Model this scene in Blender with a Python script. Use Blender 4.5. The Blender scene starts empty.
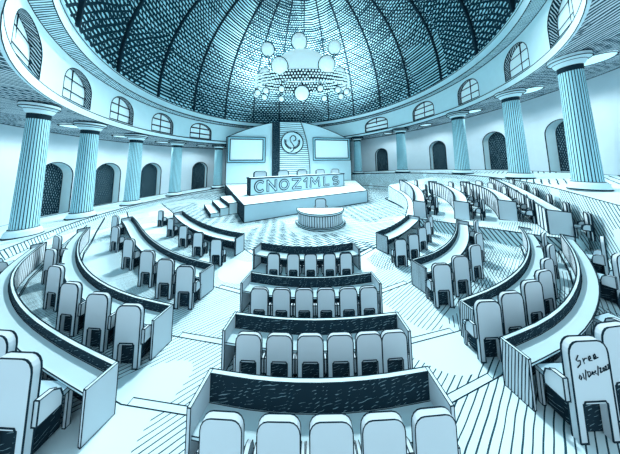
import bpy, math, random
from mathutils import Vector, Matrix
random.seed(7)
sc = bpy.context.scene
COL = sc.collection
PI = math.pi
V = Vector
EYE = V((0, 0, 5.1))

# ------------------------------------------------------------------ materials
PAPER = (0.66, 0.86, 0.92)
GREY = (0.60, 0.70, 0.76)
INK = (0.010, 0.028, 0.042)
MATS = {}

def flat(name, col, rough=0.9):
    m = bpy.data.materials.new(name); m.use_nodes = True
    b = m.node_tree.nodes['Principled BSDF']
    b.inputs['Roughness'].default_value = rough
    b.inputs['Specular IOR Level'].default_value = 0.1
    nt = m.node_tree
    # faint paper mottling
    n = nt.nodes.new('ShaderNodeTexNoise'); n.inputs['Scale'].default_value = 1.3; n.inputs['Detail'].default_value = 4
    tc = nt.nodes.new('ShaderNodeTexCoord'); nt.links.new(tc.outputs['Object'], n.inputs['Vector'])
    mx = nt.nodes.new('ShaderNodeMix'); mx.data_type = 'RGBA'
    mx.inputs[6].default_value = (*[c * 0.94 for c in col], 1); mx.inputs[7].default_value = (*[min(1, c * 1.05) for c in col], 1)
    nt.links.new(n.outputs['Fac'], mx.inputs[0]); nt.links.new(mx.outputs[2], b.inputs['Base Color'])
    MATS[name] = m
    return m

def hatch(name, base, layers, coord='Object', ink=INK):
    """pen strokes: each layer = dict(rot, freq, width, jit, nfreq, patch)"""
    m = bpy.data.materials.new(name); m.use_nodes = True
    nt = m.node_tree; N = nt.nodes; L = nt.links
    b = N['Principled BSDF']; b.inputs['Roughness'].default_value = 0.9; b.inputs['Specular IOR Level'].default_value = 0.1
    tc = N.new('ShaderNodeTexCoord')
    src = tc.outputs[coord]
    def math_(op, a, c, clamp=False):
        n = N.new('ShaderNodeMath'); n.operation = op; n.use_clamp = clamp
        for i, x in enumerate((a, c)):
            if x is None: continue
            if isinstance(x, (int, float)): n.inputs[i].default_value = x
            else: L.new(x, n.inputs[i])
        return n.outputs[0]
    total = None
    for k, ly in enumerate(layers):
        mp = N.new('ShaderNodeMapping'); L.new(src, mp.inputs['Vector'])
        mp.inputs['Rotation'].default_value = ly.get('rot3', (0, 0, ly.get('rot', 0)))
        mp.inputs['Location'].default_value = (k * 3.7, k * 1.9, 0)
        sp = N.new('ShaderNodeSeparateXYZ'); L.new(mp.outputs[0], sp.inputs[0])
        nz = N.new('ShaderNodeTexNoise'); nz.inputs['Scale'].default_value = ly.get('nfreq', 1.0); nz.inputs['Detail'].default_value = 2
        L.new(mp.outputs[0], nz.inputs['Vector'])
        x = math_('ADD', sp.outputs[ly.get('axis', 0)], math_('MULTIPLY', math_('SUBTRACT', nz.outputs['Fac'], 0.5), ly.get('jit', 0.1)))
        fr = math_('FRACT', math_('MULTIPLY', x, ly['freq']), None)
        # stroke pressure: noise stretched along the stroke
        st = N.new('ShaderNodeMapping'); L.new(mp.outputs[0], st.inputs['Vector'])
        sc3 = [ly.get('along', 0.7)] * 3; sc3[ly.get('axis', 0)] = ly['freq']
        st.inputs['Scale'].default_value = sc3
        n2 = N.new('ShaderNodeTexNoise'); n2.inputs['Scale'].default_value = 1.0; n2.inputs['Detail'].default_value = 1
        L.new(st.outputs[0], n2.inputs['Vector'])
        wv = ly.get('wvar', 0.6)
        wdt = math_('MULTIPLY', math_('ADD', math_('MULTIPLY', n2.outputs['Fac'], 2 * wv), 1 - wv), ly['width'])
        on = math_('LESS_THAN', fr, wdt)
        if ly.get('patch'):
            n3 = N.new('ShaderNodeTexNoise'); n3.inputs['Scale'].default_value = ly['patch'][0]; n3.inputs['Detail'].default_value = 1
            L.new(mp.outputs[0], n3.inputs['Vector'])
            on = math_('MULTIPLY', on, math_('GREATER_THAN', n3.outputs['Fac'], ly['patch'][1]))
        total = on if total is None else math_('MAXIMUM', total, on)
    mx = N.new('ShaderNodeMix'); mx.data_type = 'RGBA'
    mx.inputs[6].default_value = (*base, 1); mx.inputs[7].default_value = (*ink, 1)
    L.new(total, mx.inputs[0]); L.new(mx.outputs[2], b.inputs['Base Color'])
    MATS[name] = m
    return m

flat('paper', PAPER)
flat('grey', GREY)
flat('cyan', (0.40, 0.72, 0.82))
flat('wash', (0.50, 0.68, 0.76))
flat('ink', INK)
def glow(name, col, e):
    m = flat(name, col); b = m.node_tree.nodes['Principled BSDF']
    b.inputs['Emission Color'].default_value = (0.62, 0.92, 1.0, 1); b.inputs['Emission Strength'].default_value = e
glow('lamp_glass', (0.66, 0.88, 0.93), 0.45)
glow('window_glass', (0.6, 0.8, 0.86), 0.22)
glow('screen_white', (0.7, 0.9, 0.95), 0.25)
TEAL = (0.016, 0.06, 0.085)
hatch('floor_hatch', PAPER, [dict(rot=0.95, freq=10.0, width=0.20, jit=0.12, nfreq=0.7, patch=(0.30, 0.44), along=0.35),
                             dict(rot=0.6, freq=9.0, width=0.22, jit=0.12, nfreq=0.7, patch=(0.24, 0.58), along=0.35)], ink=TEAL)
hatch('well_hatch', PAPER, [dict(rot=1.25, freq=4.0, width=0.36, jit=0.15, nfreq=0.3, patch=(0.10, 0.41), along=0.12),
                            dict(rot=0.95, freq=4.4, width=0.34, jit=0.15, nfreq=0.3, patch=(0.12, 0.46), along=0.12)], ink=TEAL)
hatch('stage_hatch', PAPER, [dict(rot=-0.6, freq=2.6, width=0.2, jit=0.3, nfreq=0.4, patch=(0.16, 0.58), along=0.3)], ink=TEAL)
hatch('gallery_hatch', PAPER, [dict(rot=0.9, freq=2.6, width=0.24, jit=0.3, nfreq=0.4, patch=(0.2, 0.55), along=0.3)], ink=TEAL)
hatch('riser_hatch', PAPER, [dict(rot=0.6, freq=5.2, width=0.30, jit=0.15, nfreq=0.7, patch=(0.4, 0.36))], coord='UV', ink=TEAL)
hatch('soffit_hatch', GREY, [dict(rot=0.35, freq=4.4, width=0.50, jit=0.3, nfreq=0.6, along=0.3),
                             dict(rot=-0.3, freq=3.6, width=0.30, jit=0.4, nfreq=0.6, patch=(0.3, 0.5), along=0.3)], ink=TEAL)
hatch('dome_hatch', (0.46, 0.78, 0.88), [dict(axis=1, rot=0.02, freq=2.3, width=0.58, jit=0.7, nfreq=0.12, along=0.09, wvar=0.75),
                             dict(axis=1, rot=-0.7, freq=1.9, width=0.34, jit=0.5, nfreq=0.2, along=0.09, wvar=0.8, patch=(0.06, 0.44)),
                             dict(axis=1, rot=0.75, freq=1.9, width=0.34, jit=0.5, nfreq=0.2, along=0.09, wvar=0.8, patch=(0.06, 0.5))], coord='UV', ink=(0.007, 0.030, 0.046))
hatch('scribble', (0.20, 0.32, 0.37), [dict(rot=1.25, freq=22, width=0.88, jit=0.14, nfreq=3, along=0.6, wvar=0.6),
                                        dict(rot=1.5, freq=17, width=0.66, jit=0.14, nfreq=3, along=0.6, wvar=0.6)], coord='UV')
hatch('slats', GREY, [dict(freq=4.6, width=0.28, jit=0.04, nfreq=1.5, along=1.0, wvar=0.5)], coord='UV')
hatch('bold_slats', GREY, [dict(freq=2.7, width=0.42, jit=0.05, nfreq=1.0, along=0.6, wvar=0.4)], coord='UV')
hatch('end_shade_hatch', GREY, [dict(rot=0.1, freq=21, width=0.34, jit=0.03, nfreq=1.5, along=1.0, wvar=0.5)], coord='UV')  # ink lines put dark-side shading into the colour of the end panels
hatch('wide_lines', PAPER, [dict(axis=1, freq=2.4, width=0.30, jit=0.1, nfreq=0.8, along=0.3, wvar=0.6)], coord='UV', ink=TEAL)
hatch('reveal_hatch', GREY, [dict(rot=0.5, freq=9.0, width=0.62, jit=0.2, nfreq=1.2, wvar=0.6)], coord='UV')
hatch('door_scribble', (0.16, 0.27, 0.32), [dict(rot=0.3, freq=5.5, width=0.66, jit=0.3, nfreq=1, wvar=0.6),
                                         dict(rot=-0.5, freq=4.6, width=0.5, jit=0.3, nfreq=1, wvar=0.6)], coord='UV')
hatch('cornice_hatch', PAPER, [dict(rot=0.6, freq=6.5, width=0.45, jit=0.15, nfreq=0.5)], coord='UV', ink=TEAL)

# ------------------------------------------------------------------ mesh builder
def lw(p, k=1.0):
    """pen line radius for something standing at p"""
    return max(0.007, 0.0029 * max(p[1], 2.0)) * k

class MB:
    def __init__(s): s.v = []; s.f = []; s.m = []; s.uv = []; s.mats = []
    def mi(s, name):
        if name not in s.mats: s.mats.append(name)
        return s.mats.index(name)
    def face(s, pts, mat, uv=None):
        b = len(s.v); s.v += [tuple(p) for p in pts]
        s.f.append(tuple(range(b, b + len(pts)))); s.m.append(s.mi(mat)); s.uv.append(uv or [(0, 0)] * len(pts))
    def box(s, lo, hi, mat, r=0, mats=None, skip=()):
        x0, y0, z0 = lo; x1, y1, z1 = hi
        s.hexa([(x0,y0,z0),(x1,y0,z0),(x1,y1,z0),(x0,y1,z0),(x0,y0,z1),(x1,y0,z1),(x1,y1,z1),(x0,y1,z1)], mat, r, mats)
    def hexa(s, c, mat, r=0, mats=None):
        c = [V(p) for p in c]
        F = dict(bottom=(3,2,1,0), top=(4,5,6,7), front=(0,1,5,4), right=(1,2,6,5), back=(2,3,7,6), left=(3,0,4,7))
        for n, q in F.items():
            P = [c[i] for i in q]
            a = (P[1]-P[0]).length; h = (P[3]-P[0]).length
            s.face(P, (mats or {}).get(n, mat), [(0,0),(a,0),(a,h),(0,h)])
        if r:
            for i, j in ((0,1),(1,2),(2,3),(3,0),(4,5),(5,6),(6,7),(7,4),(0,4),(1,5),(2,6),(3,7)): s.line(c[i], c[j], r)
    def line(s, p, q, r, mat='ink', r2=None):
        p = V(p); q = V(q); d = q - p
        if d.length < 1e-6: return
        d.normalize()
        a = d.cross(V((0,0,1)) if abs(d.z) < 0.9 else V((1,0,0))).normalized(); b = d.cross(a)
        r2 = r if r2 is None else r2
        p = p - d * r * 0.4; q = q + d * r2 * 0.4
        A = [p+a*r, p+b*r, p-a*r, p-b*r]; B = [q+a*r2, q+b*r2, q-a*r2, q-b*r2]
        for i in range(4):
            j = (i+1) % 4; s.face([A[i], A[j], B[j], B[i]], mat)
        s.face(A[::-1], mat); s.face(B, mat)
    def poly(s, pts, r=None, closed=False, mat='ink', k=1.0):
        n = len(pts)
        for i in range(n if closed else n-1):
            a, b = pts[i], pts[(i+1) % n]
            s.line(a, b, r if r else lw(a, k), mat, r if r else lw(b, k))
    def prism(s, poly, vec, mat, r=0, lines=True, caps=True, mats=None):
        """planar polygon swept along vec; ink round both outlines"""
        vec = V(vec); A = [V(p) for p in poly]; B = [p+vec for p in A]; n = len(A)
        mats = mats or {}
        u = (A[1]-A[0]).normalized(); nn = vec.normalized(); w = nn.cross(u)
        uv = [((p-A[0]).dot(u), (p-A[0]).dot(w)) for p in A]
        if caps:
            s.face(A[::-1], mats.get('a', mat), uv[::-1]); s.face(B, mats.get('b', mat), uv)
        L = 0
        for i in range(n):
            j = (i+1) % n; e = (A[j]-A[i]).length
            s.face([A[i], A[j], B[j], B[i]], mats.get('side', mat), [(L,0),(L+e,0),(L+e,vec.length),(L,vec.length)]); L += e
        if r and lines:
            s.poly(A, r, True); s.poly(B, r, True)
    def lathe(s, prof, mat, n=32, c=(0,0,0), mats=None):
        for k in range(len(prof)-1):
            (r0,z0),(r1,z1) = prof[k], prof[k+1]
            for i in range(n):
                a, b = 2*PI*i/n, 2*PI*(i+1)/n
                P = [(c[0]+r0*math.cos(a), c[1]+r0*math.sin(a), c[2]+z0), (c[0]+r0*math.cos(b), c[1]+r0*math.sin(b), c[2]+z0),
                     (c[0]+r1*math.cos(b), c[1]+r1*math.sin(b), c[2]+z1), (c[0]+r1*math.cos(a), c[1]+r1*math.sin(a), c[2]+z1)]
                if r0 < 1e-6: P = P[1:]
                elif r1 < 1e-6: P = P[:3]
                s.face(P, (mats or {}).get(k, mat))
    def ring(s, c, rad, r, n=40, ax=(1,0,0), ay=(0,1,0), mat='ink'):
        c = V(c); ax = V(ax); ay = V(ay)
        s.poly([c + ax*rad*math.cos(2*PI*i/n) + ay*rad*math.sin(2*PI*i/n) for i in range(n)], r, True, mat)
    def build(s, name, parent=None, origin=(0,0,0), smooth=False):
        o_ = V(origin)
        me = bpy.data.meshes.new(name)
        me.from_pydata([tuple(V(p)-o_) for p in s.v], [], s.f)
        for mn in s.mats: me.materials.append(MATS[mn])
        me.polygons.foreach_set('material_index', s.m)
        ul = me.uv_layers.new(name='UVMap')
        fl = [c for f in s.uv for p in f for c in p]
        ul.data.foreach_set('uv', fl)
        if smooth: me.polygons.foreach_set('use_smooth', [True]*len(s.f))
        me.update()
        o = bpy.data.objects.new(name, me); COL.objects.link(o)
        if parent: o.parent = parent
        else: o.location = o_
        return o

def empty(name, loc, label, cat, group=None, rz=0):
    o = bpy.data.objects.new(name, None); COL.objects.link(o)
    o.location = loc; o.rotation_euler = (0, 0, rz); o.empty_display_size = 0.2
    tag(o, label, cat, group); return o
def tag(o, label, cat, group=None):
    o['label'] = label; o['category'] = cat; o['kind'] = 'thing'
    if group: o['group'] = group
    return o
def struct(o): o['kind'] = 'structure'; return o

# ------------------------------------------------------------------ the rotunda
CX, CY = -0.39, 23.11
TILT = 0.0724
RCOL, RIN, RG, RW = 21.23, 20.41, 20.20, 26.7
ZG, ZT, ZC = 2.174, 10.674, 14.65
def ringp(deg, R, z):
    t = math.radians(deg); x = CX + R*math.cos(t); y = CY + R*math.sin(t)
    return V((x, y, z + TILT*x))

def arch_z(d, hw, spring, rise):
    q = max(0.0, 1 - (d/hw)**2); return spring + rise*math.sqrt(q)

def ring_wall(name, R, z0, z1, t0, t1, openings, mat):
    """wall of revolution with arched openings (theta, half width, sill, spring, rise)"""
    mb = MB(); cuts = set(); t = t0
    while t < t1 - 1e-6: cuts.add(round(t, 4)); t += 2.0
    cuts.add(round(t1, 4)); spans = []
    for (tc, hw, sill, spring, rise) in openings:
        h = math.degrees(hw/R)
        cuts = {c for c in cuts if not (tc-h-0.01 < c < tc+h+0.01)}
        for i in range(17): cuts.add(round(tc + h*math.cos(PI*i/16), 4))
        spans.append((tc, h, hw, sill, spring, rise))
    cs = sorted(cuts)
    def q(a, b, za0, zb0, za1, zb1):
        ua, ub = math.radians(a)*R, math.radians(b)*R
        mb.face([ringp(a,R,za0), ringp(a,R,za1), ringp(b,R,zb1), ringp(b,R,zb0)], mat, [(ua,za0),(ua,za1),(ub,zb1),(ub,zb0)])
    for a, b in zip(cs, cs[1:]):
        mid = (a+b)/2; op = None
        for sp in spans:
            if abs(mid-sp[0]) < sp[1]: op = sp
        if not op: q(a, b, z0, z0, z1, z1)
        else:
            tc, h, hw, sill, spring, rise = op
            da, db = math.radians(a-tc)*R, math.radians(b-tc)*R
            if sill > 0.01: q(a, b, z0, z0, z0+sill, z0+sill)
            q(a, b, z0+arch_z(da,hw,spring,rise), z0+arch_z(db,hw,spring,rise), z1, z1)
    return struct(mb.build(name))

def arch_outline(tc, R, z0, hw, sill, spring, rise, n=16, back=0.0):
    h = math.degrees(hw/R); pts = []
    P = lambda d, z: ringp(tc + math.degrees(d/R), R+back, z0+z)
    pts.append(P(-hw, sill))
    for i in range(n+1):
        d = -hw*math.cos(PI*i/n); pts.append(P(d, arch_z(d, hw, spring, rise)))
    pts.append(P(hw, sill)); return pts

def opening(name, tc, R, z0, hw, sill, spring, rise, depth, reveal, pane, bars):
    A = arch_outline(tc, R, z0, hw, sill, spring, rise); B = arch_outline(tc, R, z0, hw, sill, spring, rise, back=depth)
    mb = MB(); L = 0
    for i in range(len(A)-1):
        e = (A[i+1]-A[i]).length
        mb.face([A[i], A[i+1], B[i+1], B[i]], reveal, [(0,L),(0,L+e),(depth,L+e),(depth,L)]); L += e
    mb.face([A[0], B[0], B[-1], A[-1]], 'paper')
    mb.poly(A, None, True, k=0.9); mb.poly(B, None, True, k=0.8)
    root = struct(mb.build(name))
    pm = MB(); c0 = B[0]; u = (B[-1]-B[0]).normalized()
    pm.face(B, pane, [((p-c0).dot(u), p.z-c0.z) for p in B])
    pm.build('pane' if bars else 'door_leaf', root)
    if bars:
        bm_ = MB(); C = [p.lerp(V((CX, CY, p.z)), 0.0015*2) for p in B]
        def bar(x0, z0_, x1, z1_):
            a = ringp(tc+math.degrees(x0/R), R+depth-0.06, z0+z0_); b = ringp(tc+math.degrees(x1/R), R+depth-0.06, z0+z1_)
            bm_.line(a, b, lw(a, 1.15))
        bar(0, sill, 0, spring+rise)
        for fz in (0.33, 0.68):
            z = sill + (spring+rise-sill)*fz
            d = hw if z < spring else hw*math.sqrt(max(0, 1-((z-spring)/rise)**2))
            bar(-d, z, d, z)
        bm_.build('glazing_bars', root)
    return root

# outer wall with arched doorways
DOORS = [190, 179, 166.8, 148.8, 47.8, 22.2, 3.5, -11.8]
ring_wall('wall_outer', RW, ZG, ZT, -52, 232, [(t, 1.45, 0, 4.0, 1.45) for t in DOORS], 'grey')
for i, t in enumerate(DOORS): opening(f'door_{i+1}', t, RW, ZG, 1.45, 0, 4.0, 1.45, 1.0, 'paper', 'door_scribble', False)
# drum with arched clerestory windows
WINS = {225.8:1.8, 209:1.6, 193.5:1.5, 177:1.65, 158.5:1.95, 43.5:2.5, 16.2:1.95, -5.5:1.6, -25:1.6, -41.8:1.7}
ring_wall('wall_drum', RIN, ZT, ZC, -90, 270, [(t, w_, 0.75, 2.0, 1.4) for t, w_ in WINS.items()], 'paper')
for i, (t, w_) in enumerate(WINS.items()): opening(f'window_{i+1}', t, RIN, ZT, w_, 0.75, 2.0, 1.4, 0.4, 'reveal_hatch', 'window_glass', True)

def band(name, prof, mats, t0=-90, t1=270, step=2.5, lines=(), k=1.0):
    """ring moulding: prof = [(R, z)...]; lines = profile indexes that get a pen line"""
    mb = MB(); n = int(round((t1-t0)/step)); th = [t0+(t1-t0)*i/n for i in range(n+1)]
    L = [0]
    for (a, b), (c, d) in zip(prof, prof[1:]): L.append(L[-1]+math.hypot(c-a, d-b))
    for a, b in zip(th, th[1:]):
        ua, ub = math.radians(a)*20, math.radians(b)*20
        for j in range(len(prof)-1):
            (R0, z0), (R1, z1) = prof[j], prof[j+1]
            mb.face([ringp(a,R0,z0), ringp(b,R0,z0), ringp(b,R1,z1), ringp(a,R1,z1)], mats[j], [(ua,L[j]),(ub,L[j]),(ub,L[j+1]),(ua,L[j+1])])
    for j in lines: mb.poly([ringp(t, *prof[j]) for t in th], None, k=k)
    return struct(mb.build(name))
band('ceiling_soffit', [(RIN, ZT), (RW, ZT)], ['soffit_hatch'], lines=(1,))
band('trim_1', [(RIN, ZT), (RIN-0.12, ZT-0.02), (RIN-0.12, ZT+0.55), (RIN, ZT+0.6)], ['paper']*3, lines=(1, 2), k=0.9)
band('trim_2', [(RIN, ZC-0.1), (RIN-0.75, ZC+0.1), (RIN-0.75, ZC+1.0), (RIN-0.9, ZC+1.0)], ['cornice_hatch', 'paper', 'paper'], lines=(0, 1, 2), k=1.1)

# dome
DR, DH, DZ = RIN-0.85, 21.5, ZC+1.0
def domep(t, e, off=0.0):
    return ringp(t, (DR-off)*math.cos(e), DZ + (DH-off)*math.sin(e))
mb = MB(); ne = 20; nt_ = 96
for i in range(nt_):
    a, b = 360*i/nt_, 360*(i+1)/nt_
    ua, ub = math.radians(a)*DR, math.radians(b)*DR
    for j in range(ne):
        e0, e1 = PI/2*j/ne, PI/2*(j+1)/ne
        P = [domep(b,e0), domep(a,e0), domep(a,e1), domep(b,e1)]; U = [(ub,e0*21),(ua,e0*21),(ua,e1*21),(ub,e1*21)]
        if j == ne-1: P = P[:3]; U = U[:3]
        mb.face(P, 'dome_hatch', U)
dome = struct(mb.build('ceiling_dome', smooth=True))
NR = 20
for k in range(NR):
    mb = MB(); t = 360*k/NR + 3; w = math.degrees(0.11/DR)
    pts = [PI/2*j/24*0.97 for j in range(25)]
    for e0, e1 in zip(pts, pts[1:]):
        def c(e, s, off): return domep(t + s*w/max(0.12, math.cos(e)), e, off)
        mb.hexa([c(e0,-1,0), c(e0,1,0), c(e0,1,0.22), c(e0,-1,0.22), c(e1,-1,0), c(e1,1,0), c(e1,1,0.22), c(e1,-1,0.22)], 'ink')
    mb.build('dome_rib', dome)

# gallery: floor ring, riser towards the seats
TH0, TH1 = -35, 213
inner = [ringp(t, RG, ZG) for t in [TH0 + (TH1-TH0)*i/96 for i in range(97)]]
def tang(t, s, d):
    a = math.radians(t); p = ringp(t, RG, ZG); v = V((-math.sin(a)*s, math.cos(a)*s, 0))*d
    q = p + v; q.z = ZG + TILT*q.x; return q
inner = [tang(TH0, -1, 9), tang(TH0, -1, 4.5)] + inner + [tang(TH1, 1, 4.5), tang(TH1, 1, 9)]
outer = [ringp(-52, RW+1.2, ZG), ringp(-44, RW+1.2, ZG)] + [ringp(TH0 + (TH1-TH0)*i/96, RW+1.2, ZG) for i in range(97)] + [ringp(222, RW+1.2, ZG), ringp(232, RW+1.2, ZG)]
mb = MB()
for i in range(len(inner)-1): mb.face([inner[i], outer[i], outer[i+1], inner[i+1]], 'gallery_hatch')
mb.poly(inner, None, k=0.9)
mb.poly([ringp(-50+280*i/90, RW, ZG) for i in range(91)], None, k=0.7)
struct(mb.build('floor_gallery'))
mb = MB(); L = 0
for p, q in zip(inner, inner[1:]):
    e = (q-p).length
    mb.face([V((p.x,p.y,-0.05)), V((q.x,q.y,-0.05)), q, p], 'riser_hatch', [(L,0),(L+e,0),(L+e,q.z),(L,p.z)]); L += e
mb.poly([V((p.x,p.y,0.5)) for p in inner], None, k=0.5)
struct(mb.build('wall_gallery'))

# round lamp discs in the soffit
LAMPS = [(197.5,'left'), (184.2,'left'), (170.2,'left'), (153.2,'left'), (40,'right'), (20.5,'right'), (1,'right'), (-16.5,'right'), (-31,'right')]
lampname = {197.5:'between the two nearest left columns', 184.2:'between the second and third left columns', 170.2:'between the third and fourth left columns', 153.2:'beside the farthest left column',
  40:'beside the farthest right column', 20.5:'between the two far right columns', 1:'between the third and second right columns', -16.5:'beside the big nearest right column', -31:'beyond the nearest right column at the picture edge'}
lampname[40] = 'beside the small columns right of the stage backdrop'
for t, side in LAMPS:
    c = ringp(t, 22.9, ZT-0.09); mb = MB()
    mb.lathe([(0, -0.02), (0.85, -0.02), (0.95, 0.09)], 'lamp_glass', 28)
    root = empty('ceiling_light', c, 'white lamp disc in the hatched ceiling, ' + lampname[t], 'ceiling light', 'lamps in the gallery ceiling')
    mb.build('lens', root)
    m2 = MB(); m2.ring((0,0,0), 0.95, lw(c, 0.9), 28); m2.build('rim', root)

# columns
CRAD = {213.5:0.66, 199.8:0.8, 184.5:0.86, 167.8:0.95, 147:1.0, -35.5:0.7, -17.5:0.85, 2.5:1.0, 30.8:1.15, 57:1.15}
COLS = [(213.5,'nearest of the left columns, at the left edge'), (199.8,'second of the left columns from the near end'), (184.5,'third of the left columns from the near end'), (167.8,'fourth of the left columns from the near end'),
        (147,'smallest left column, touching the stage backdrop'), (-35.5,'nearest and largest of the right columns'), (-17.5,'second of the right columns from the near end'), (2.5,'third of the right columns from the near end'),
        (30.8,'small right column second from the stage backdrop'), (57,'smallest right column, touching the stage backdrop')]
for t, desc in COLS:
    c = ringp(t, RCOL, ZG); root = empty('column', c, 'fluted white column on a round base, ' + desc, 'column', 'columns around the gallery')
    r = lw(c, 1.0); H = ZT-ZG; root.scale = (CRAD[t], CRAD[t], 1)
    mb = MB(); mb.lathe([(1.05,0),(1.08,0.12),(1.0,0.36),(0.84,0.5)], 'paper', 36)
    mb.ring((0,0,0.06), 1.08, r*1.4, 36); mb.ring((0,0,0.5), 0.84, r*0.8, 36); mb.build('base', root)
    mb = MB(); nf = 28
    for i in range(nf):
        a0 = 2*PI*i/nf; da = 2*PI/nf
        def q(f, z):
            tt = z/H; rr = 0.80 - 0.13*tt
            dep = 0.04 if 0.72 < f < 0.96 else 0.0
            a = a0 + da*f; return V(((rr-dep)*math.cos(a), (rr-dep)*math.sin(a), z))
        fs = [0, 0.34, 0.68, 0.73, 0.95, 1.0]
        for f0, f1 in zip(fs, fs[1:]):
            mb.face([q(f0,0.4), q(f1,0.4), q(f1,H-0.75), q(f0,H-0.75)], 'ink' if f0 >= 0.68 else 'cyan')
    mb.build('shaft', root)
    mb = MB(); mb.lathe([(0.70,H-1.05),(0.72,H-0.7)], 'ink', 36); mb.build('neck_band', root)
    mb = MB(); mb.lathe([(0.70,H-0.7),(0.82,H-0.62),(1.0,H-0.34),(1.02,H-0.3),(1.2,H-0.26),(1.2,H-0.04),(1.15,H-0.02)], 'paper', 36)
    mb.ring((0,0,H-0.28), 1.21, r, 36); mb.ring((0,0,H-0.05), 1.21, r, 36); mb.ring((0,0,H-0.42), 0.95, r*0.7, 36); mb.build('capital', root)

# ------------------------------------------------------------------ floors: well and four low tiers
T = [0.12, 0.24, 0.36, 0.48]
mb = MB()
mb.face([(-27,-3,0),(27,-3,0),(27,46,0),(-27,46,0)], 'well_hatch')
struct(mb.build('floor'))
ROW = {
 'L1': [(-11.5,16.12),(-10.67,15.33),(-9.82,14.55),(-8.94,13.79),(-8.03,13.06),(-7.09,12.38),(-6.12,11.77),(-5.1,11.24),(-4.03,10.81)],
 'L2': [(-14.1,14.2),(-12.9,13.27),(-11.71,12.29),(-10.51,11.31),(-9.29,10.35),(-8.03,9.45),(-6.74,8.64),(-5.38,7.95),(-3.95,7.41)],
 'L3': [(-14.2,11.6),(-12.83,10.18),(-11.71,9.21),(-10.54,8.3),(-9.32,7.47),(-8.04,6.73),(-6.71,6.1),(-5.33,5.6),(-3.91,5.24)],
 'L4': [(-13.4,9.2),(-11.95,7.7),(-10.79,6.74),(-9.71,6.06),(-8.58,5.47),(-7.41,4.95),(-6.21,4.5),(-5.0,4.1),(-3.79,3.74)],
 'RA1': [(3.92,10.82),(4.55,11.22),(5.14,11.67),(5.69,12.16),(6.23,12.68),(6.75,13.21),(7.27,13.74),(7.7,14.2)],
 'RB1': [(4.13,7.56),(5.16,7.99),(6.12,8.56),(7.01,9.24),(7.85,10.0),(8.64,10.82),(9.39,11.68),(10.1,12.5)],
 'RC1': [(4.18,5.29),(5.42,5.71),(6.63,6.24),(7.79,6.87),(8.9,7.6),(9.96,8.4),(10.97,9.28),(11.91,10.21),(12.4,10.8)],
 'RD1': [(4.07,4.11),(5.39,4.49),(6.65,4.99),(7.87,5.61),(9.04,6.31),(10.16,7.1),(11.24,7.95),(12.27,8.85),(12.9,9.4)],
 'C1': [(-2.57,9.52),(-1.4,9.16),(-0.23,9.01),(0.94,9.1),(2.11,9.4)],
 'C2': [(-2.19,6.83),(-1.12,6.59),(-0.04,6.5),(1.05,6.55),(2.14,6.74)],
 'C3': [(-1.95,4.91),(-0.93,4.76),(0.09,4.7),(1.11,4.74),(2.14,4.85)],
 'C4': [(-1.8,3.51),(-0.84,3.39),(0.11,3.35),(1.07,3.39),(2.03,3.5)],
 'RA2': [(8.3,14.45),(9.6,16.6),(10.5,18.6),(11.0,20.4),(11.2,22.1)],
 'RB2': [(10.56,13.2),(11.74,14.7),(12.5,16.2),(12.94,17.8),(13.0,19.4)],
 'RC2': [(12.76,12.2),(13.7,13.4),(14.4,14.7),(14.8,16.0),(14.9,17.5)],
 'RD2': [(13.1,10.0),(14.45,12.0),(15.75,14.0),(16.9,15.9),(17.5,17.2)],
}
def shift(pts, d):
    out = []
    for i, p in enumerate(pts):
        a = pts[max(0, i-1)]; b = pts[min(len(pts)-1, i+1)]
        t = V((b[0]-a[0], b[1]-a[1])).normalized(); n = V((t.y, -t.x))    # towards the chairs for rows given left to right
        out.append((p[0]+n.x*d, p[1]+n.y*d))
    return out
tier_front = []
for i, (l, c, rr, ext) in enumerate((('L1','C1','RA1',[(8.4,14.9),(9.2,16.6),(10.1,18.6),(10.6,20.4),(10.8,22.5),(10.9,26),(20,27)]),
                                ('L2','C2','RB1',[(11.5,13.2),(15,17),(20,20)]), ('L3','C3','RC1',[(13.5,11.8),(16,14),(20,16)]), ('L4','C4','RD1',[(13.8,10.2),(16,11.5),(19,13)]))):
    pre = {0:[(-20,24),(-14,18.6)], 1:[(-20,19.5),(-16,15.9)], 2:[(-19.5,17),(-16,13.5)], 3:[(-18,14.5),(-15,11)]}[i]
    f = pre + shift(ROW[l], -0.12) + shift(ROW[c], -0.12) + shift(ROW[rr], -0.12) + ext
    tier_front.append(f)
    mb = MB(); z = T[i]; zb = T[i-1] if i else 0.0
    for p, q in zip(f, f[1:]):
        mb.face([(p[0],-2,z),(q[0],-2,z),(q[0],q[1],z),(p[0],p[1],z)], 'floor_hatch')
        mb.face([(p[0],p[1],zb-0.02),(p[0],p[1],z),(q[0],q[1],z),(q[0],q[1],zb-0.02)], 'paper')
    mb.poly([V((p[0],p[1],z)) for p in f], None, k=0.9); mb.poly([V((p[0],p[1],zb+0.01)) for p in f], None, k=0.7)
    struct(mb.build('floor_tier'))
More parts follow.
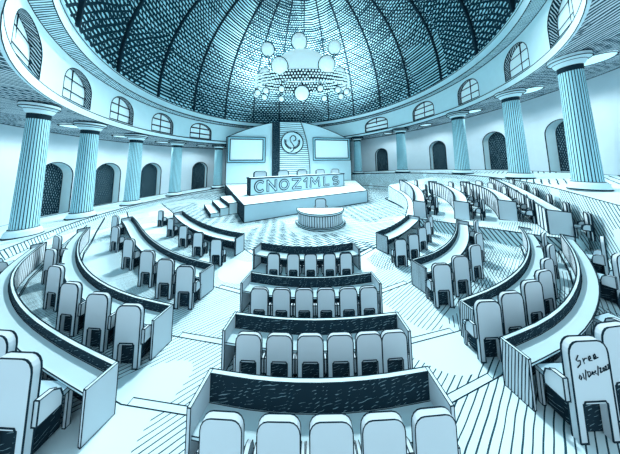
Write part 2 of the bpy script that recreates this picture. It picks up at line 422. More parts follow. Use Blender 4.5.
# small half-height treads where the two aisles cross each tier edge
tread_words = ['farthest step, below the podium', 'second step down from the podium end', 'third step down from the podium end', 'nearest step, by the front row of chairs']
for i in range(4):
    for side in ('left', 'right'):
        if side == 'left': a, b = V(ROW[('L%d') % (i+1)][-1]), V(ROW['C%d' % (i+1)][0])
        else: a, b = V(ROW['C%d' % (i+1)][-1]), V(ROW['R%s1' % 'ABCD'[i]][0])
        d = (b-a).normalized(); n = V((-d.y, d.x)); a = a + d*0.1; b = b - d*0.1
        z0 = T[i-1] if i else 0.0; z1 = (z0+T[i])/2; dep = 0.07 + 0.024*a.y
        a0, b0 = a+n*0.12, b+n*0.12; a1, b1 = a+n*(0.12+dep), b+n*(0.12+dep)
        mid = (a0+b1)/2
        root = MB(); root.hexa([(a0.x,a0.y,z0),(b0.x,b0.y,z0),(b1.x,b1.y,z0),(a1.x,a1.y,z0),(a0.x,a0.y,z1),(b0.x,b0.y,z1),(b1.x,b1.y,z1),(a1.x,a1.y,z1)], 'paper', lw(a, 0.8))
        o = root.build('aisle_step', None, (mid.x, mid.y, z0))
        tag(o, 'low white stair tread across the %s aisle, %s' % (side, tread_words[i]), 'step', 'treads in the aisles')

# raised ramped platform at the right carrying the far desks
def zr(x, y): return 0.13940172*x + 0.07427409*y - 1.39082418
plat = [(7.75,14.75),(9.2,16.9),(10.1,18.8),(10.6,20.5),(10.8,22.5),(11.2,25.5),(18.9,26.5),(19.5,23.5),(19.2,19.5),(18.2,15.9),(16.6,12.6),(14.6,9.6),(13.2,9.35)]
mb = MB()
P3 = [V((x, y, zr(x, y))) for x, y in plat]
mb.face(P3, 'floor_hatch')
L = 0
for p, q in zip(P3, P3[1:]+P3[:1]):
    e = (q-p).length
    mb.face([V((p.x,p.y,0)), V((q.x,q.y,0)), q, p], 'riser_hatch', [(L,0),(L+e,0),(L+e,q.z),(L,p.z)]); L += e
mb.poly(P3[:6], None, k=0.8); mb.line(P3[-1], P3[0], lw(P3[0], 0.8))
struct(mb.build('floor_platform'))

# ------------------------------------------------------------------ curved desks
def resample(pts, n):
    P = [V(p) for p in pts]; s = [0]
    for a, b in zip(P, P[1:]): s.append(s[-1] + (b-a).length)
    def at(d):
        d = max(0, min(s[-1], d))
        for i in range(len(P)-1):
            if d <= s[i+1] + 1e-9:
                f = (d-s[i])/max(1e-9, s[i+1]-s[i])
                p0 = P[max(0,i-1)]; p1 = P[i]; p2 = P[i+1]; p3 = P[min(len(P)-1,i+2)]
                return 0.5*((2*p1) + (p2-p0)*f + (2*p0-5*p1+4*p2-p3)*f*f + (3*p1-p0-3*p2+p3)*f**3)
        return P[-1]
    return [at(s[-1]*i/(n-1)) for i in range(n)], s[-1], at

def desk(key, zf, h, depth, label, group, end_mats=('grey','grey'), top_h=0.72, n=19, face='slats'):
    pts, Ltot, at = resample(ROW[key], n)
    nor = []
    for i in range(n):
        t = (pts[min(n-1,i+1)]-pts[max(0,i-1)]).normalized(); nor.append(V((t.y, -t.x)))
    mid = pts[n//2]; org = V((mid.x, mid.y, zf(mid.x, mid.y)))
    root = empty('curved_desk', org, label, 'desk', group)
    def p3(i, off, z):
        p = pts[i] + nor[i]*off; return V((p.x, p.y, zf(pts[i].x, pts[i].y) + z))
    th = 0.07; mb = MB(); L = 0
    for i in range(n-1):
        e = (pts[i+1]-pts[i]).length; j = i+1
        U = [(L,0),(L+e,0),(L+e,h),(L,h)]
        mb.face([p3(j,0,0), p3(i,0,0), p3(i,0,h), p3(j,0,h)], face, [U[1],U[0],U[3],U[2]])
        mb.face([p3(i,th,0), p3(j,th,0), p3(j,th,h), p3(i,th,h)], 'scribble', U)
        mb.face([p3(i,0,h), p3(i,th,h), p3(j,th,h), p3(j,0,h)], 'paper')
        L += e
    for i in (0, n-1): mb.face([p3(i,0,0), p3(i,th,0), p3(i,th,h), p3(i,0,h)], 'paper')
    for off, z in ((0,h),(th,h),(0,0.01)): mb.poly([p3(i,off,z) for i in range(n)], None, k=0.85)
    mb.build('front_screen', root, org)
    mb = MB(); b = 0.06; tz = top_h
    for i in range(n-1):
        j = i+1
        mb.face([p3(i,b,tz), p3(i,depth,tz), p3(j,depth,tz), p3(j,b,tz)], 'paper')
        mb.face([p3(i,b,tz-0.05), p3(j,b,tz-0.05), p3(j,depth,tz-0.05), p3(i,depth,tz-0.05)], 'grey')
        mb.face([p3(i,depth,tz-0.05), p3(j,depth,tz-0.05), p3(j,depth,tz), p3(i,depth,tz)], 'paper')
    mb.poly([p3(i,depth,tz) for i in range(n)], None, k=0.8); mb.poly([p3(i,depth,tz-0.05) for i in range(n)], None, k=0.7)
    mb.poly([p3(i,th+0.01,tz) for i in range(n)], None, k=0.6)
    mb.build('desktop', root, org)
    for e, (i, s) in enumerate(((0, -1), (n-1, 1))):
        t = (pts[min(n-1,i+1)]-pts[max(0,i-1)]).normalized()*s*0.06
        q = lambda off, z, k: p3(i, off, z) + V((t.x*k, t.y*k, 0))
        mb = MB()
        c = [q(0,0,0), q(0,0,1), q(depth+0.04,0,1), q(depth+0.04,0,0), q(0,h,0), q(0,h,1), q(depth+0.04,h*0.97,1), q(depth+0.04,h*0.97,0)]
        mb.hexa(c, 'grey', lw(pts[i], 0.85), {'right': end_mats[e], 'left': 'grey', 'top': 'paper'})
        mb.build('end_panel', root, org)
    return pts, nor, Ltot, at

# ------------------------------------------------------------------ chairs
def chair_proto(r, name='armchair', gap=0.48, under_shade=True):
    """round-topped armchair facing +y, 1.28 m tall; r = pen line radius"""
    root = bpy.data.objects.new(name, None); COL.objects.link(root); root.empty_display_size = 0.2
    W, H, y0, y1 = 0.29, 1.28, -0.27, -0.19
    LZ = 0.48
    arc = [(-W, gap), (-W, H-0.16)] + [(-W+0.14-0.14*math.cos(a), H-0.16+0.16*math.sin(a)) for a in (PI/8, PI/4, 3*PI/8, PI/2)]
    arc += [(-x, z) for x, z in arc[::-1]]
    mb = MB(); pr = [V((x, y0, z)) for x, z in arc]
    mb.prism(pr[::-1], (0, y1-y0, 0), 'grey', 0)
    for y in (y0, y1): mb.poly([V((x, y, z)) for x, z in arc], r)
    hole = [(-0.18, gap-0.02), (-0.15, gap+0.03), (0.15, gap+0.03), (0.18, gap-0.02)]
    mb.poly([V((x, y0-0.002, z)) for x, z in hole], r)
    mb.build('backrest', root)
    for s in (-1, 1):
        mb = MB(); a, b = sorted((s*0.18, s*W)); mb.box((a, y0, 0), (b, y1, gap), 'grey')
        for x in (a, b): mb.line((x, y0, 0), (x, y0, gap), r)
        mb.line((a, y0, 0.005), (b, y0, 0.005), r); mb.line((s*W, y1, 0), (s*W, y1, gap), r); mb.build('rear_leg', root)
        mb = MB(); a, b = sorted((s*0.23, s*0.28)); mb.box((a, 0.12, 0), (b, 0.17, LZ), 'grey', r*0.7); mb.build('front_leg', root)
        mb = MB(); pro = [(-0.22, LZ-0.02), (-0.22, 0.76), (-0.1, 0.75), (-0.03, 0.69), (0.0, 0.58), (0.0, LZ-0.02)]
        xa = s*0.29; mb.prism([V((xa, y, z)) for y, z in (pro if s > 0 else pro[::-1])], (s*0.07, 0, 0), 'grey', r*0.85)
        mb.line((xa, -0.22, 0.76), (xa+s*0.07, -0.22, 0.76), r*0.85); mb.line((xa, -0.22, LZ-0.02), (xa+s*0.07, -0.22, LZ-0.02), r*0.85)
        mb.build('armrest', root)
    mb = MB(); mb.box((-0.27, -0.19, LZ-0.01), (0.27, 0.18, LZ+0.06), 'wash', r*0.8); mb.build('seat', root)
    if under_shade:  # dark scribbled blocks stand in for the shade under the seat
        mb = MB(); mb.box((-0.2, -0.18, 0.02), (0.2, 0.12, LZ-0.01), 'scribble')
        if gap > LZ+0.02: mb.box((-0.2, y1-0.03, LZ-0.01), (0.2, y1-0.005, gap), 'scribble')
        mb.build('seat_shade', root)
    return root
def copy_chair(root):
    c = root.copy(); COL.objects.link(c)
    for ch in root.children:
        d = ch.copy(); COL.objects.link(d); d.parent = c
    return c
ORD = ['first', 'second', 'third', 'fourth', 'fifth', 'sixth', 'seventh', 'eighth']
def put_chairs(places, scale, r, labels, group, tall=1.0, gap=0.48, under_shade=True):
    proto = chair_proto(r/scale, gap=gap, under_shade=under_shade)
    for k, ((x, y, z, rz), lb) in enumerate(zip(places, labels)):
        o = proto if k == 0 else copy_chair(proto)
        o.location = (x, y, z); o.rotation_euler = (0, 0, rz); o.scale = (scale, scale, scale*tall)
        o['label'] = lb; o['category'] = 'chair'; o['group'] = group; o['kind'] = 'thing'

def row_chairs(D, ds, off, zf, scale, labels, group, from_end, turn=(1, 1), tall=1.0):
    pts, nor, Ltot, at = D; pl = []
    for d in ds:
        s = Ltot - d if from_end else d
        p = at(s); t = (at(min(Ltot, s+0.1)) - at(max(0, s-0.1))).normalized(); n = V((t.y, -t.x))
        q = p + n*off; kf = turn[0] + (turn[1]-turn[0])*d/Ltot; pl.append((q.x, q.y, zf(p.x, p.y), (math.atan2(-n.y, -n.x) - PI/2)*kf))
    r = lw((0, sum(p[1] for p in pl)/len(pl), 0), 0.85)
    put_chairs(pl, scale, r, labels, group, tall, 0.48, False)

rank = ['innermost', 'second', 'third', 'outermost']
def cz(z): return lambda x, y: z
# where the chair backs of the lower rows stand, counted from the aisle outwards
BACKS = {
 'L1': [(-4.79,9.25),(-6.31,10.18),(-7.96,11.32),(-10.0,12.9),(-12.6,15.1)],
 'L2': [(-4.41,6.48),(-5.48,6.94),(-6.79,7.61),(-8.8,8.82),(-11.42,10.6),(-14.0,12.9)],
 'L3': [(-4.44,4.61),(-5.69,5.01),(-7.03,5.45),(-8.76,6.34),(-10.78,7.59),(-12.49,8.96)],
 'L4': [(-4.78,3.12),(-5.84,3.52),(-7.55,4.2),(-9.35,4.95),(-11.2,6.1),(-12.7,7.3)],
 'RA1': [(4.4,9.0),(5.38,9.6),(6.45,10.55),(7.4,11.5),(8.4,12.7)],
 'RB1': [(4.5,6.41),(5.59,6.92),(6.94,7.78),(8.31,9.04),(10.0,10.95)],
 'RC1': [(4.33,4.66),(5.22,4.93),(6.31,5.36),(7.3,5.84),(8.3,6.5),(9.84,7.53),(11.15,8.72)],
 'RD1': [(4.74,3.36),(5.7,3.62),(7.6,4.45),(10.15,6.1),(11.9,7.45)],
}
def chairs_at(key, scale, zf, labels, group, turn):
    P = [V(p) for p in ROW[key]]; pl = []; n_ = len(BACKS[key])
    for k, (x, y) in enumerate(BACKS[key]):
        c = min(range(len(P)-1), key=lambda i: ((P[i]+P[i+1])/2 - V((x, y))).length)
        t = (P[c+1]-P[c]).normalized(); full = math.atan2(t.x, -t.y) - PI/2     # facing the desk squarely
        rz = full*(turn[0] + (turn[1]-turn[0])*k/max(1, n_-1))
        q = V((x, y)) + V((-math.sin(rz), math.cos(rz)))*0.23*scale
        pl.append((q.x, q.y, zf, rz))
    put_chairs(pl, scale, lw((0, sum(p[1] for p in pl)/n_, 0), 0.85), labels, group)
# left block
for i, (key, sc_, dp) in enumerate((('L1', 1.0, 0.62), ('L2', 1.08, 0.55), ('L3', 1.08, 0.45), ('L4', 1.25, 0.38))):
    desk(key, cz(T[i]), [0.95, 0.95, 0.92, 0.88][i], dp, 'long white curved desk of the left block, ' + ['innermost row nearest the stage', 'second row from the stage', 'third row from the stage', 'outermost row at the bottom left corner'][i], 'desks of the left block')
    lab = ['grey round-topped armchair, %s from the aisle behind the %s curved desk at left' % (ORD[k], rank[i]) for k in range(len(BACKS[key]))]
    chairs_at(key, sc_, T[i], lab, 'chairs of the left block', (0.15, 0.5))
# right block, lower desks
for i, (key, sc_, dp) in enumerate((('RA1', 1.0, 0.7), ('RB1', 1.08, 0.58), ('RC1', 1.05, 0.42), ('RD1', 1.2, 0.38))):
    desk(key, cz(T[i]), [0.95, 0.95, 0.92, 0.9][i], dp, 'lower white curved desk of the right block, ' + ['innermost row nearest the stage', 'second row from the stage', 'third row from the stage', 'outermost row at the bottom right corner'][i], 'lower desks of the right block', ('end_shade_hatch', 'grey'))
    lab = ['grey round-topped armchair, %s from the aisle behind the %s lower desk at right' % (ORD[k], rank[i]) for k in range(len(BACKS[key]))]
    chairs_at(key, sc_, T[i], lab, 'chairs of the right block lower rows', (0.1, 0.75))
# right block, upper desks on the ramped platform
for i, (key, ds, sc_) in enumerate((('RA2', [1.2, 3.2, 5.2, 7.4], 1.3), ('RB2', [0.7, 1.9, 3.1, 4.4, 5.8], 1.3), ('RC2', [0.3, 1.3, 2.4, 3.5, 4.6, 5.6], 1.3), ('RD2', [0.2, 1.8, 3.4, 5.0, 6.6, 8.0], 1.2))):
    D = desk(key, zr, 1.3, 0.8, 'slatted curved desk on the raised far right platform, ' + ['innermost row by the stage floor', 'second row from the stage floor', 'third row from the stage floor', 'outermost row below the columns'][i], 'upper desks of the right block', top_h=1.12, n=15, face='bold_slats')
    lab = ['grey armchair on the far right platform, %s from near end behind %s slatted desk' % (ORD[k], rank[i]) for k in range(len(ds))]
    row_chairs(D, ds, 1.25 if i < 3 else 1.1, zr, sc_, lab, 'chairs of the right block upper rows', False, (0.75, 0.9), 0.84)
# centre block
CCH = {'C1': ([-1.58,-0.75,-0.03,0.76,1.45], 7.92, 0.88), 'C2': ([-1.55,-0.89,-0.22,0.42,1.08,1.69], 5.77, 0.9), 'C3': ([-1.33,-0.68,-0.04,0.58,1.18,1.72], 4.23, 0.93), 'C4': ([-1.24,-0.46,0.24,0.94,1.65], 2.93, 1.0)}
for i, key in enumerate(('C1', 'C2', 'C3', 'C4')):
    D = desk(key, cz(T[i]), [0.95, 0.95, 0.95, 0.97][i], [0.6, 0.55, 0.45, 0.46][i], 'short white desk of the middle block, ' + ['farthest row facing the podium', 'second row from the podium', 'third row from the podium', 'nearest row at the bottom edge'][i], 'desks of the middle block', top_h=[0.66, 0.66, 0.64, 0.52][i], n=11)
    xs, y, s = CCH[key]; pl = []
    for x in xs:
        u = (x-0.1)/2.2; pl.append((x, y + 0.10*u*u, T[i], -u*0.08*-1))
    lab = ['grey round-topped armchair, %s from the left in the %s row of the middle block' % (ORD[k], ['farthest', 'second farthest', 'second nearest', 'nearest'][i]) for k in range(len(xs))]
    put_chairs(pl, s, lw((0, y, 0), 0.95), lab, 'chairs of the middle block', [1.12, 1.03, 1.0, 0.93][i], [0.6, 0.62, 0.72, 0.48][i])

# ------------------------------------------------------------------ stage
SA, SB, SC_, SD = V((-6,16.1)), V((7.7,24.1)), V((10.2,40.0)), V((-16.6,34.3)); SZ = 1.55
mb = MB()
A, B, C_, D_ = [V((p.x,p.y,0)) for p in (SA,SB,SC_,SD)]; up = V((0,0,SZ))
mb.face([A+up, B+up, C_+up, D_+up], 'stage_hatch')
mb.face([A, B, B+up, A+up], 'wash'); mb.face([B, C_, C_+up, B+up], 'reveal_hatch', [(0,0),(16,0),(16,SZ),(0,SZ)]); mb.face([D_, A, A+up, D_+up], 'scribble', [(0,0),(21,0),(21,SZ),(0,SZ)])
for p, q in ((A,B),(B,C_),(D_,A)):
    for z in (V((0,0,0.02)), up): mb.line(p+z, q+z, lw(p,0.9), 'ink', lw(q,0.9))
for p in (A, B): mb.line(p, p+up, lw(p,0.9))
o = mb.build('stage', None, (0, 27, 0)); tag(o, 'large white stage platform under the long lettered table', 'stage')
# steps at its left side
e = (SD-SA).normalized(); nl = V((-e.y, e.x));  nl = nl if nl.x < 0 else -nl
root = empty('stage_steps', (SA.x+e.x*4.6+nl.x*1.2, SA.y+e.y*4.6+nl.y*1.2, 0), 'white steps with dark risers climbing the left side of the stage', 'steps')
org = root.location.copy()
e2 = V((-0.60, 0.80)); n2 = V((-0.80, -0.60)); s0 = SA + e*3.7 + nl*0.03
for k in range(3):
    a = s0 + n2*0.85*(2-k) if k < 2 else s0; b = s0 + e2*5.2 + n2*0.85*(2-k) if k < 2 else s0 + e*5.2; d = s0 + n2*0.85*(3-k); c = d + e2*5.2; z = SZ*(k+1)/4
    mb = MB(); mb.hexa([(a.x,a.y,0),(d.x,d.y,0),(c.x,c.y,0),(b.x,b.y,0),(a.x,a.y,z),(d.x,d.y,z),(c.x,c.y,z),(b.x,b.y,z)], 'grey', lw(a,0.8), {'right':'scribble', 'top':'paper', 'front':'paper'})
    mb.build('step', root, org)

# long lettered table
def frame(o, ang):
    c, s = math.cos(ang), math.sin(ang)
    return lambda u, v, w: V((o[0]+c*u-s*v, o[1]+s*u+c*v, o[2]+w))
ra = math.atan2(29.47-20.91, 5.59+7.12); RL = math.hypot(12.71, 8.56)
fr = frame((-7.12, 20.91, SZ), ra); RH = 2.08
root = empty('presiding_table', fr(RL/2, 0.6, 0), 'long white presiding table with outlined letters on its front, standing on the stage', 'table')
org = root.location.copy(); r = lw((0,24,0),0.9)
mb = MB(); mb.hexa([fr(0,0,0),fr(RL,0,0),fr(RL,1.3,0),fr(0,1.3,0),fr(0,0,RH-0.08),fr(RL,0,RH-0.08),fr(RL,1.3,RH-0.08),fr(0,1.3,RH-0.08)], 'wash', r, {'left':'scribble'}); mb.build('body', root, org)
mb = MB(); mb.hexa([fr(-0.08,-0.08,RH-0.08),fr(RL+0.08,-0.08,RH-0.08),fr(RL+0.08,1.38,RH-0.08),fr(-0.08,1.38,RH-0.08),fr(-0.08,-0.08,RH),fr(RL+0.08,-0.08,RH),fr(RL+0.08,1.38,RH),fr(-0.08,1.38,RH)], 'paper', r*0.8); mb.build('tabletop', root, org)
def arcp(cx, cy, rx, ry, a0, a1, n=12): return [(cx+rx*math.cos(math.radians(a0+(a1-a0)*i/n)), cy+ry*math.sin(math.radians(a0+(a1-a0)*i/n))) for i in range(n+1)]
GLY = {
 'C': [arcp(0.5,0.5,0.45,0.5,55,305)],
 'N': [[(0.05,0),(0.05,1)],[(0.05,1),(0.9,0)],[(0.9,0),(0.9,1)]],
 'O': [arcp(0.5,0.5,0.45,0.48,0,360,18)],
 'Z': [[(0.05,0.98),(0.9,0.98)],[(0.9,0.98),(0.08,0.02)],[(0.08,0.02),(0.95,0.02)]],
 '1': [[(0.2,0.72),(0.6,1)],[(0.6,1),(0.6,0)]],
 'M': [[(0.0,0),(0.1,1)],[(0.1,1),(0.5,0.35)],[(0.5,0.35),(0.9,1)],[(0.9,1),(1,0)]],
 'L': [[(0.15,1),(0.15,0.02)],[(0.15,0.02),(0.85,0.02)]],
 'S': [arcp(0.5,0.74,0.36,0.25,40,270,10)+arcp(0.5,0.25,0.38,0.25,90,-140,10)],
}
def stroke(mb, F, pts, w, mat, dep):
    for (x0,z0),(x1,z1) in zip(pts, pts[1:]):
        d = V((x1-x0, z1-z0));
        if d.length < 1e-6: continue
        d.normalize(); n = V((-d.y, d.x))*w; ex = d*w*0.8
        q = [(x0-ex.x-n.x, z0-ex.y-n.y),(x1+ex.x-n.x, z1+ex.y-n.y),(x1+ex.x+n.x, z1+ex.y+n.y),(x0-ex.x+n.x, z0-ex.y+n.y)]
        mb.hexa([F(q[0][0],0,q[0][1]),F(q[1][0],0,q[1][1]),F(q[1][0],-dep,q[1][1]),F(q[0][0],-dep,q[0][1]),F(q[3][0],0,q[3][1]),F(q[2][0],0,q[2][1]),F(q[2][0],-dep,q[2][1]),F(q[3][0],-dep,q[3][1])], mat)
cw = [('C',0.55,1.25),('N',2.1,1.25),('O',3.75,1.3),('Z',5.6,1.4),('1',7.3,1.1),('M',8.6,1.6),('L',10.95,1.25),('S',12.75,1.5)]
for ch, x0, w_ in cw:
    mb = MB()
    for g in GLY[ch]:
        pts = [(x0+x*w_, 0.42+z*1.2) for x, z in g]
        stroke(mb, fr, pts, 0.165, 'ink', 0.05)
    for g in GLY[ch]:
        pts = [(x0+x*w_, 0.42+z*1.2) for x, z in g]
        stroke(mb, fr, pts, 0.06, 'wash', 0.09)
    mb.build('letter', root, org)
pl = []
for t in (0.14, 0.367, 0.585, 0.824, 1.05):
    pl.append((-8.4+12.7*t, 22.8+8.6*t, SZ, ra + PI))
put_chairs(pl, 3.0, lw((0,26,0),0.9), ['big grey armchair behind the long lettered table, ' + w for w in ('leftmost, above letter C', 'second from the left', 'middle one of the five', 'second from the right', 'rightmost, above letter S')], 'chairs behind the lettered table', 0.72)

# half-round podium and its chair
root = empty('podium_desk', (0.85,16.3,0), 'half-round white podium with vertical slats in front of the stage', 'podium')
def arcpts(rx, ry, z, n=24): return [V((rx*math.cos(PI+PI*i/n), ry*math.sin(PI+PI*i/n), z)) for i in range(n+1)]
org = V((0,0,0)); r = lw((0,15,0),0.85)
def halfround(rx, ry, z0, z1, side, top, lines):
    mb = MB(); a = arcpts(rx, ry, z0); b = arcpts(rx, ry, z1); L = 0
    for i in range(len(a)-1):
        e_ = (a[i+1]-a[i]).length; mb.face([a[i],a[i+1],b[i+1],b[i]], side, [(L,0),(L+e_,0),(L+e_,z1-z0),(L,z1-z0)]); L += e_
    mb.face([a[-1], a[0], b[0], b[-1]], 'grey'); mb.face(b, top); mb.face(a[::-1], top)
    mb.poly(b, r, True)
    if lines: mb.poly(a, r, True)
    return mb
halfround(2.2, 2.35, 0, 0.12, 'paper', 'paper', True).build('plinth', root)
halfround(2.0, 2.1, 0.12, 1.05, 'slats', 'grey', True).build('slatted_front', root)
halfround(2.1, 2.25, 1.05, 1.2, 'paper', 'paper', True).build('podium_top', root)
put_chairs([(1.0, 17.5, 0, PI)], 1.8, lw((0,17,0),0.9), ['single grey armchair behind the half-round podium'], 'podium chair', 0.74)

# backdrop wall behind the stage
pa = math.radians(12); pf = frame((-3.5, 37.0, 0), pa)
def arc_top(x):     # gable-like curve
    return 14.6 - (14.6-10.7)*abs(x+0.3)**1.75/13.2**1.75
xs = [-13.3 + 26.4*i/32 for i in range(33)]
root = empty('stage_backdrop', pf(0,0.4,SZ), 'tall arched white backdrop wall standing behind the stage', 'backdrop')
org = root.location.copy(); r = lw((0,37,0),0.8)
mb = MB()
poly = [pf(-13.3,0,SZ)] + [pf(x,0,arc_top(x)) for x in xs] + [pf(13.1,0,SZ)]
mb.prism(poly, pf(0,0.8,0)-pf(0,0,0), 'paper', r); mb.build('backdrop_slab', root, org)
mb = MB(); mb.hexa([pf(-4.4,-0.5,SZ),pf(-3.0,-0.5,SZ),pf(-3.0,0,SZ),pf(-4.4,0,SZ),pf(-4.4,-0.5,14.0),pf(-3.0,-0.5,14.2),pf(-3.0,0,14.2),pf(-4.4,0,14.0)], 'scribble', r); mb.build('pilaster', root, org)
mb = MB(); prof = [(-3.0,SZ),(-3.0,14.35),(1.45,14.45),(2.1,12.8),(2.75,10.4),(3.2,7.5),(3.42,4.5),(3.45,SZ)]
P = [pf(x,-0.35,z) for x, z in prof]
mb.face(P, 'wide_lines', [(x, z) for x, z in prof])
for i in range(len(P)):
    j = (i+1) % len(P); vb = pf(0,0,0)-pf(0,-0.35,0); mb.face([P[j], P[i], P[i]+vb, P[j]+vb], 'grey')
mb.poly(P, r, True); mb.build('slatted_panel', root, org)
# round emblem
root = empty('emblem', pf(-0.34,-0.4,9.85), 'round white emblem with a curling stroke and leaf sprigs on the slatted panel', 'emblem')
org = root.location.copy(); ef = frame(tuple(pf(-0.34,-0.38,9.85)), pa)
mb = MB(); n = 36
disc = [ef(2.3*math.cos(2*PI*i/n), 0, 2.3*math.sin(2*PI*i/n)) for i in range(n)]
mb.prism(disc, ef(0,-0.15,0)-ef(0,0,0), 'paper', 0); mb.poly([p + (ef(0,-0.15,0)-ef(0,0,0)) for p in disc], r*1.3, True); mb.build('disc', root, org)
mb = MB()
S = [(0.25,0.35),(0.6,0.42),(0.78,0.8),(0.66,1.25),(0.3,1.5),(-0.1,1.4),(-0.42,1.0),(-0.45,0.55),(-0.25,0.1),(0.1,-0.35),(0.35,-0.8),(0.36,-1.3),(0.1,-1.75),(-0.35,-2.0)]
mb.poly([ef(x,-0.2,z) for x, z in S], r*1.1)
for s in (-1, 1):
    sp = [(s*1.9*math.cos(math.radians(a)), 1.75*math.sin(math.radians(a))) for a in range(-75, 21, 12)]
    for x, z in sp:
        for dx, dz in ((0.28*-s, 0.30), (0.02*s, 0.42)):
            mb.line(ef(x*0.82,-0.2,z*0.82), ef(x*0.82+dx,-0.2,z*0.82+dz), r*1.0)
mb.build('sprig_and_stroke', root, org)
# two projection screens
for nm, c in (('left', (-13.3+0.1,-5.85,5.75,10.85)), ('right', (4.2,12.75,6.1,11.0))):
    x0, x1, z0, z1 = c
    if nm == 'left': x0 = -13.0
    root = empty('projection_screen', pf((x0+x1)/2,-0.1,z0), 'blank white framed screen on the backdrop, %s of the round emblem' % nm, 'screen', 'screens on the backdrop')
    org = root.location.copy(); fwd = pf(0,-0.3,0)-pf(0,0,0)
    mb = MB(); w_ = 0.45
    o_ = [(x0,z0),(x1,z0),(x1,z1),(x0,z1)]; i_ = [(x0+w_,z0+w_),(x1-w_,z0+w_),(x1-w_,z1-w_),(x0+w_,z1-w_)]
    for k in range(4):
        q = (k+1) % 4
        a, b, c2, d2 = [pf(x,0,z) for x, z in (o_[k], o_[q], i_[q], i_[k])]
        mb.hexa([a, b, c2, d2, a+fwd, b+fwd, c2+fwd, d2+fwd], 'cyan')
    mb.poly([pf(x,-0.3,z) for x, z in o_], r, True); mb.poly([pf(x,-0.3,z) for x, z in i_], r*1.2, True); mb.build('screen_frame', root, org)
    mb = MB(); mb.face([pf(x,-0.12,z) for x, z in i_], 'screen_white'); mb.build('screen_surface', root, org)

# ------------------------------------------------------------------ chandelier
HC = V((-1.2, 29.0, 19.4))
root = empty('chandelier', HC, 'huge white globe chandelier with a beaded ring hanging under the dome', 'chandelier')
r = lw(HC, 0.8); RB = 7.9; TZ = 1.35
def globe(name, c, rad, par):
    mb = MB(); n = 12
    mb.lathe([(rad*math.sin(PI*i/n), -rad*math.cos(PI*i/n)) for i in range(n+1)], 'lamp_glass', 20, c)
    o = mb.build(name, par, smooth=True)
    m2 = MB(); m2.ring(c, rad*1.03, r*1.7, 30, (1,0,0), (0,-0.46,0.89)); m2.build('hoop', o); return o
def tube(mb, pts, rad, mat): mb.poly(pts, rad, False, mat)
YS = 0.3
# bowl
mb = MB(); RBW = 5.4; n = 10
mb.lathe([(0, 1.0)] + [(RBW*math.cos(PI/2*i/n), 1.0+5.0*math.sin(PI/2*i/n)) for i in range(n+1)], 'lamp_glass', 36)
mb.v = [(x, y*0.4, z) for x, y, z in mb.v]
o = mb.build('bowl', root, smooth=True)
m2 = MB(); m2.poly([V((RBW*1.01*math.cos(PI*i/30), 0, 1.0+5.05*math.sin(PI*i/30))) for i in range(31)], r*1.4); m2.ring((0,0,1.0), RBW*1.01, r*1.2, 40, (1,0,0), (0,0.4,0)); m2.build('bowl_rib', o)
# beaded ring: backing band, 100 nearest beads drawn as one run
mb = MB(); nb = 72
for i in range(nb):
    a, b = 2*PI*i/nb, 2*PI*(i+1)/nb
    mb.face([V((RB*math.cos(a),RB*YS*math.sin(a),-0.9)), V((RB*math.cos(b),RB*YS*math.sin(b),-0.9)), V((RB*math.cos(b),RB*YS*math.sin(b),1.1)), V((RB*math.cos(a),RB*YS*math.sin(a),1.1))], 'ink')
mb.build('ring_band', root)
mb = MB()
for lay in range(4):
    for i in range(96):
        a = 2*PI*(i+0.5*(lay%2))/96; z = -0.75 + lay*0.52 + random.uniform(-0.08, 0.08); rr = 0.17
        for R_ in (RB+0.12, RB-0.12):
            c = (R_*math.cos(a), (R_-RB+RB*YS)*math.sin(a), z)
            mb.lathe([(0,-rr),(rr*0.75,-rr*0.65),(rr,0),(rr*0.75,rr*0.65),(0,rr)], 'lamp_glass', 6, c)
b = mb.build('bead_garland', root); b['kind'] = 'stuff'
# suspension cord, spokes
mb = MB(); tube(mb, [V((0,0,5.8)), V((0,0,16.2))], r*0.8, 'ink'); mb.build('cord', root)
mb = MB()
for k in range(6):
    a = 2*PI*k/6; mb.line((0,0,1.0), (RB*math.cos(a),RB*YS*math.sin(a),0.6), r*0.7, 'paper')
mb.build('spokes', root)
# globes on curved arms
for ang, rad, z, rr in ((250,1.4,7.2,1.3),(170,6.2,6.3,1.1),(8,5.8,6.5,1.1),(152,RB-0.3,2.2,0.95),(28,RB-0.3,2.2,0.95),(244,RB+0.2,1.7,1.3),(300,RB+0.2,1.9,1.3),(270,RB*0.9,-2.9,1.12)):
    c = V((rad*math.cos(math.radians(ang)), rad*YS*math.sin(math.radians(ang)), z))
    g = globe('globe', tuple(c), rr, root)
    am = MB()
    if z < 0: am.poly([c+V((0,0,rr)), V((c.x,c.y,-0.9))], r*1.3)
    elif z < 3: am.poly([c-V((0,0,rr)), V((c.x,c.y,-0.2))], r*1.2)
    else:
        inn = V((c.x*0.62, c.y*0.62, z-rr-2.2)); mid = V((c.x*0.95, c.y*0.95, z-rr-1.6))
        am.poly([c-V((0,0,rr)), mid, inn], r*2.2); am.poly([c-V((0,0,rr))+V((0,-0.12,0)), mid+V((0,-0.12,0)), inn+V((0,-0.12,0))], r*1.2, mat='paper')
    am.build('arm', g)
for ang in (180, 200, 222, 246, 292, 318, 340, 0, 30, 60, 90, 120, 150):
    a = math.radians(ang); c = V((RB*math.cos(a), RB*YS*math.sin(a), -2.15))
    g = globe('drop_bulb', tuple(c), 0.46, root)
    am = MB(); am.line(c+V((0,0,0.46)), (c.x,c.y,-0.9), r*0.9); am.build('drop_chain', g)

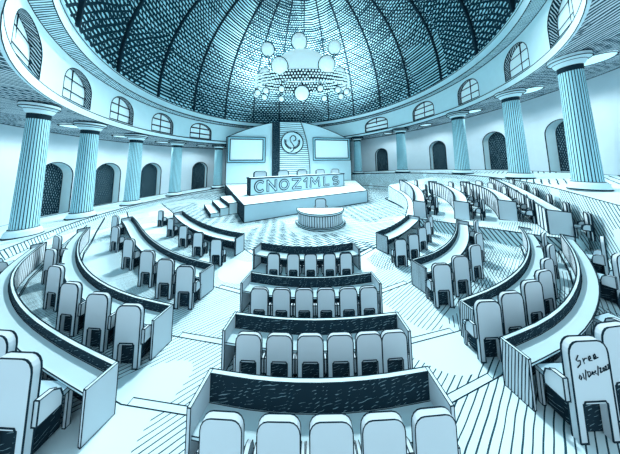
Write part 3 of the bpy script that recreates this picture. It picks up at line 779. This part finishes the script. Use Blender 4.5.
# pen-written inscription on the back of the chair at the lower right (two slanting lines)
first = next(o for o in sc.objects if o.get('label', '').startswith('grey round-topped armchair, first from the aisle behind the outermost lower desk at right'))
WR = [  # x 0..10 along the line, y 0..1.6
 [(0.9,1.9),(0.25,1.2),(0.5,0.95),(1.1,0.9),(0.95,0.3),(0.2,-0.1)], [(1.7,1.1),(1.8,0.2)], [(1.75,0.7),(2.1,1.0),(2.5,0.95)],
 [(2.8,0.55),(3.4,0.8),(3.3,1.15),(2.9,1.0),(2.9,0.4),(3.5,0.3)], [(3.9,0.55),(4.5,0.8),(4.4,1.2),(4.0,1.0),(4.0,0.4),(4.9,0.5)],
 [(0.3,-1.4),(0.0,-1.9),(0.3,-2.2),(0.6,-1.8),(0.3,-1.4)], [(1.0,-1.3),(1.0,-2.2)], [(1.7,-0.9),(1.3,-2.5)],
 [(2.0,-1.3),(2.0,-2.2),(2.6,-1.9),(2.5,-1.4),(2.0,-1.3)], [(2.8,-1.9),(3.2,-1.7),(3.0,-1.5),(2.8,-1.9),(3.3,-2.1)], [(3.7,-1.5),(3.4,-1.8),(3.8,-2.1)],
 [(4.4,-0.9),(4.0,-2.4)], [(4.6,-1.4),(4.9,-1.3),(4.6,-2.1),(5.1,-2.0)], [(5.3,-1.5),(5.3,-2.0),(5.6,-2.0),(5.6,-1.5),(5.3,-1.5)], [(5.8,-1.4),(6.1,-1.3),(5.8,-2.0),(6.3,-1.9)], [(6.4,-1.3),(6.7,-1.2),(6.4,-1.9),(6.9,-1.8)]]
mb = MB(); k_ = 0.074
for st in WR:
    mb.poly([V((-0.21+(x*0.95-y*0.12)*k_, -0.274, 0.95+(y+x*0.22)*k_)) for x, y in st], 0.006)
mb.build('inscription', first)['label'] = 'pen-written inscription'
# ------------------------------------------------------------------ light
w = bpy.data.worlds.new('World'); sc.world = w; w.use_nodes = True
bg = w.node_tree.nodes['Background']; bg.inputs[0].default_value = (0.72, 0.90, 1.0, 1); bg.inputs[1].default_value = 1.0
def spot(loc, target, energy, cone, blend, rad=0.15):
    l = bpy.data.lights.new('hall_spot', 'SPOT'); l.energy = energy; l.color = (0.82, 0.97, 1.0); l.shadow_soft_size = rad
    l.spot_size = math.radians(cone); l.spot_blend = blend
    o = bpy.data.objects.new('hall_spot', l); COL.objects.link(o); o.location = loc
    o.rotation_euler = (V(target)-V(loc)).to_track_quat('-Z', 'Y').to_euler(); o['kind'] = 'helper'
# lamps of the chandelier: some shine down on the seats, some up at the dome behind
for dx, dy in ((-6, -1), (-2.2, -2.3), (2.2, -2.3), (6, -1), (0, 2.4)):
    p = HC + V((dx, dy, -4.4)); spot(p, p + V((0, -5, -10)), 4500, 150, 0.6)
for t, side in LAMPS:
    p = ringp(t, 22.9, ZT-0.3); spot(p, p + V((0, 0, -5)), 700, 165, 0.5, 0.3)
# added spot, no visible fitting, under the dome crown to brighten the desk tops
spot(V((CX, 21, 35)), V((CX, 5.5, 0)), 35000, 82, 0.55, 1.2)
for dx, tx, e_ in ((-7, -7, 5500), (-3.5, -1, 5600), (0, 0, 5600), (3.5, 1, 5600), (7, 7, 5500)):
    p = HC + V((dx, 2.9, 3.2)); spot(p, p + V((tx, 6.5, 7)), e_, 165, 1.0)
# ------------------------------------------------------------------ camera
cam = bpy.data.cameras.new('camera'); co = bpy.data.objects.new('camera', cam); COL.objects.link(co); sc.camera = co
PITCH, ROLL, FPX, SH = 0.0928, -0.0116, 174.27, -78.24
cam.sensor_fit = 'HORIZONTAL'; cam.sensor_width = 36; cam.lens = 36*FPX/620
cam.shift_y = SH/620; cam.clip_start = 0.05; cam.clip_end = 300
R0 = V((1,0,0)); U0 = V((0,-math.sin(PITCH),math.cos(PITCH))); F0 = V((0,math.cos(PITCH),math.sin(PITCH)))
Rv = R0*math.cos(ROLL)+U0*math.sin(ROLL); Uv = -R0*math.sin(ROLL)+U0*math.cos(ROLL)
M = Matrix((Rv, Uv, -F0)).transposed().to_4x4(); M.translation = EYE
co.matrix_world = M
sc.view_settings.view_transform = 'Standard'; sc.view_settings.look = 'None'; sc.view_settings.gamma = 1.0
sc.view_settings.exposure = 0.3; sc.view_settings.use_curve_mapping = False
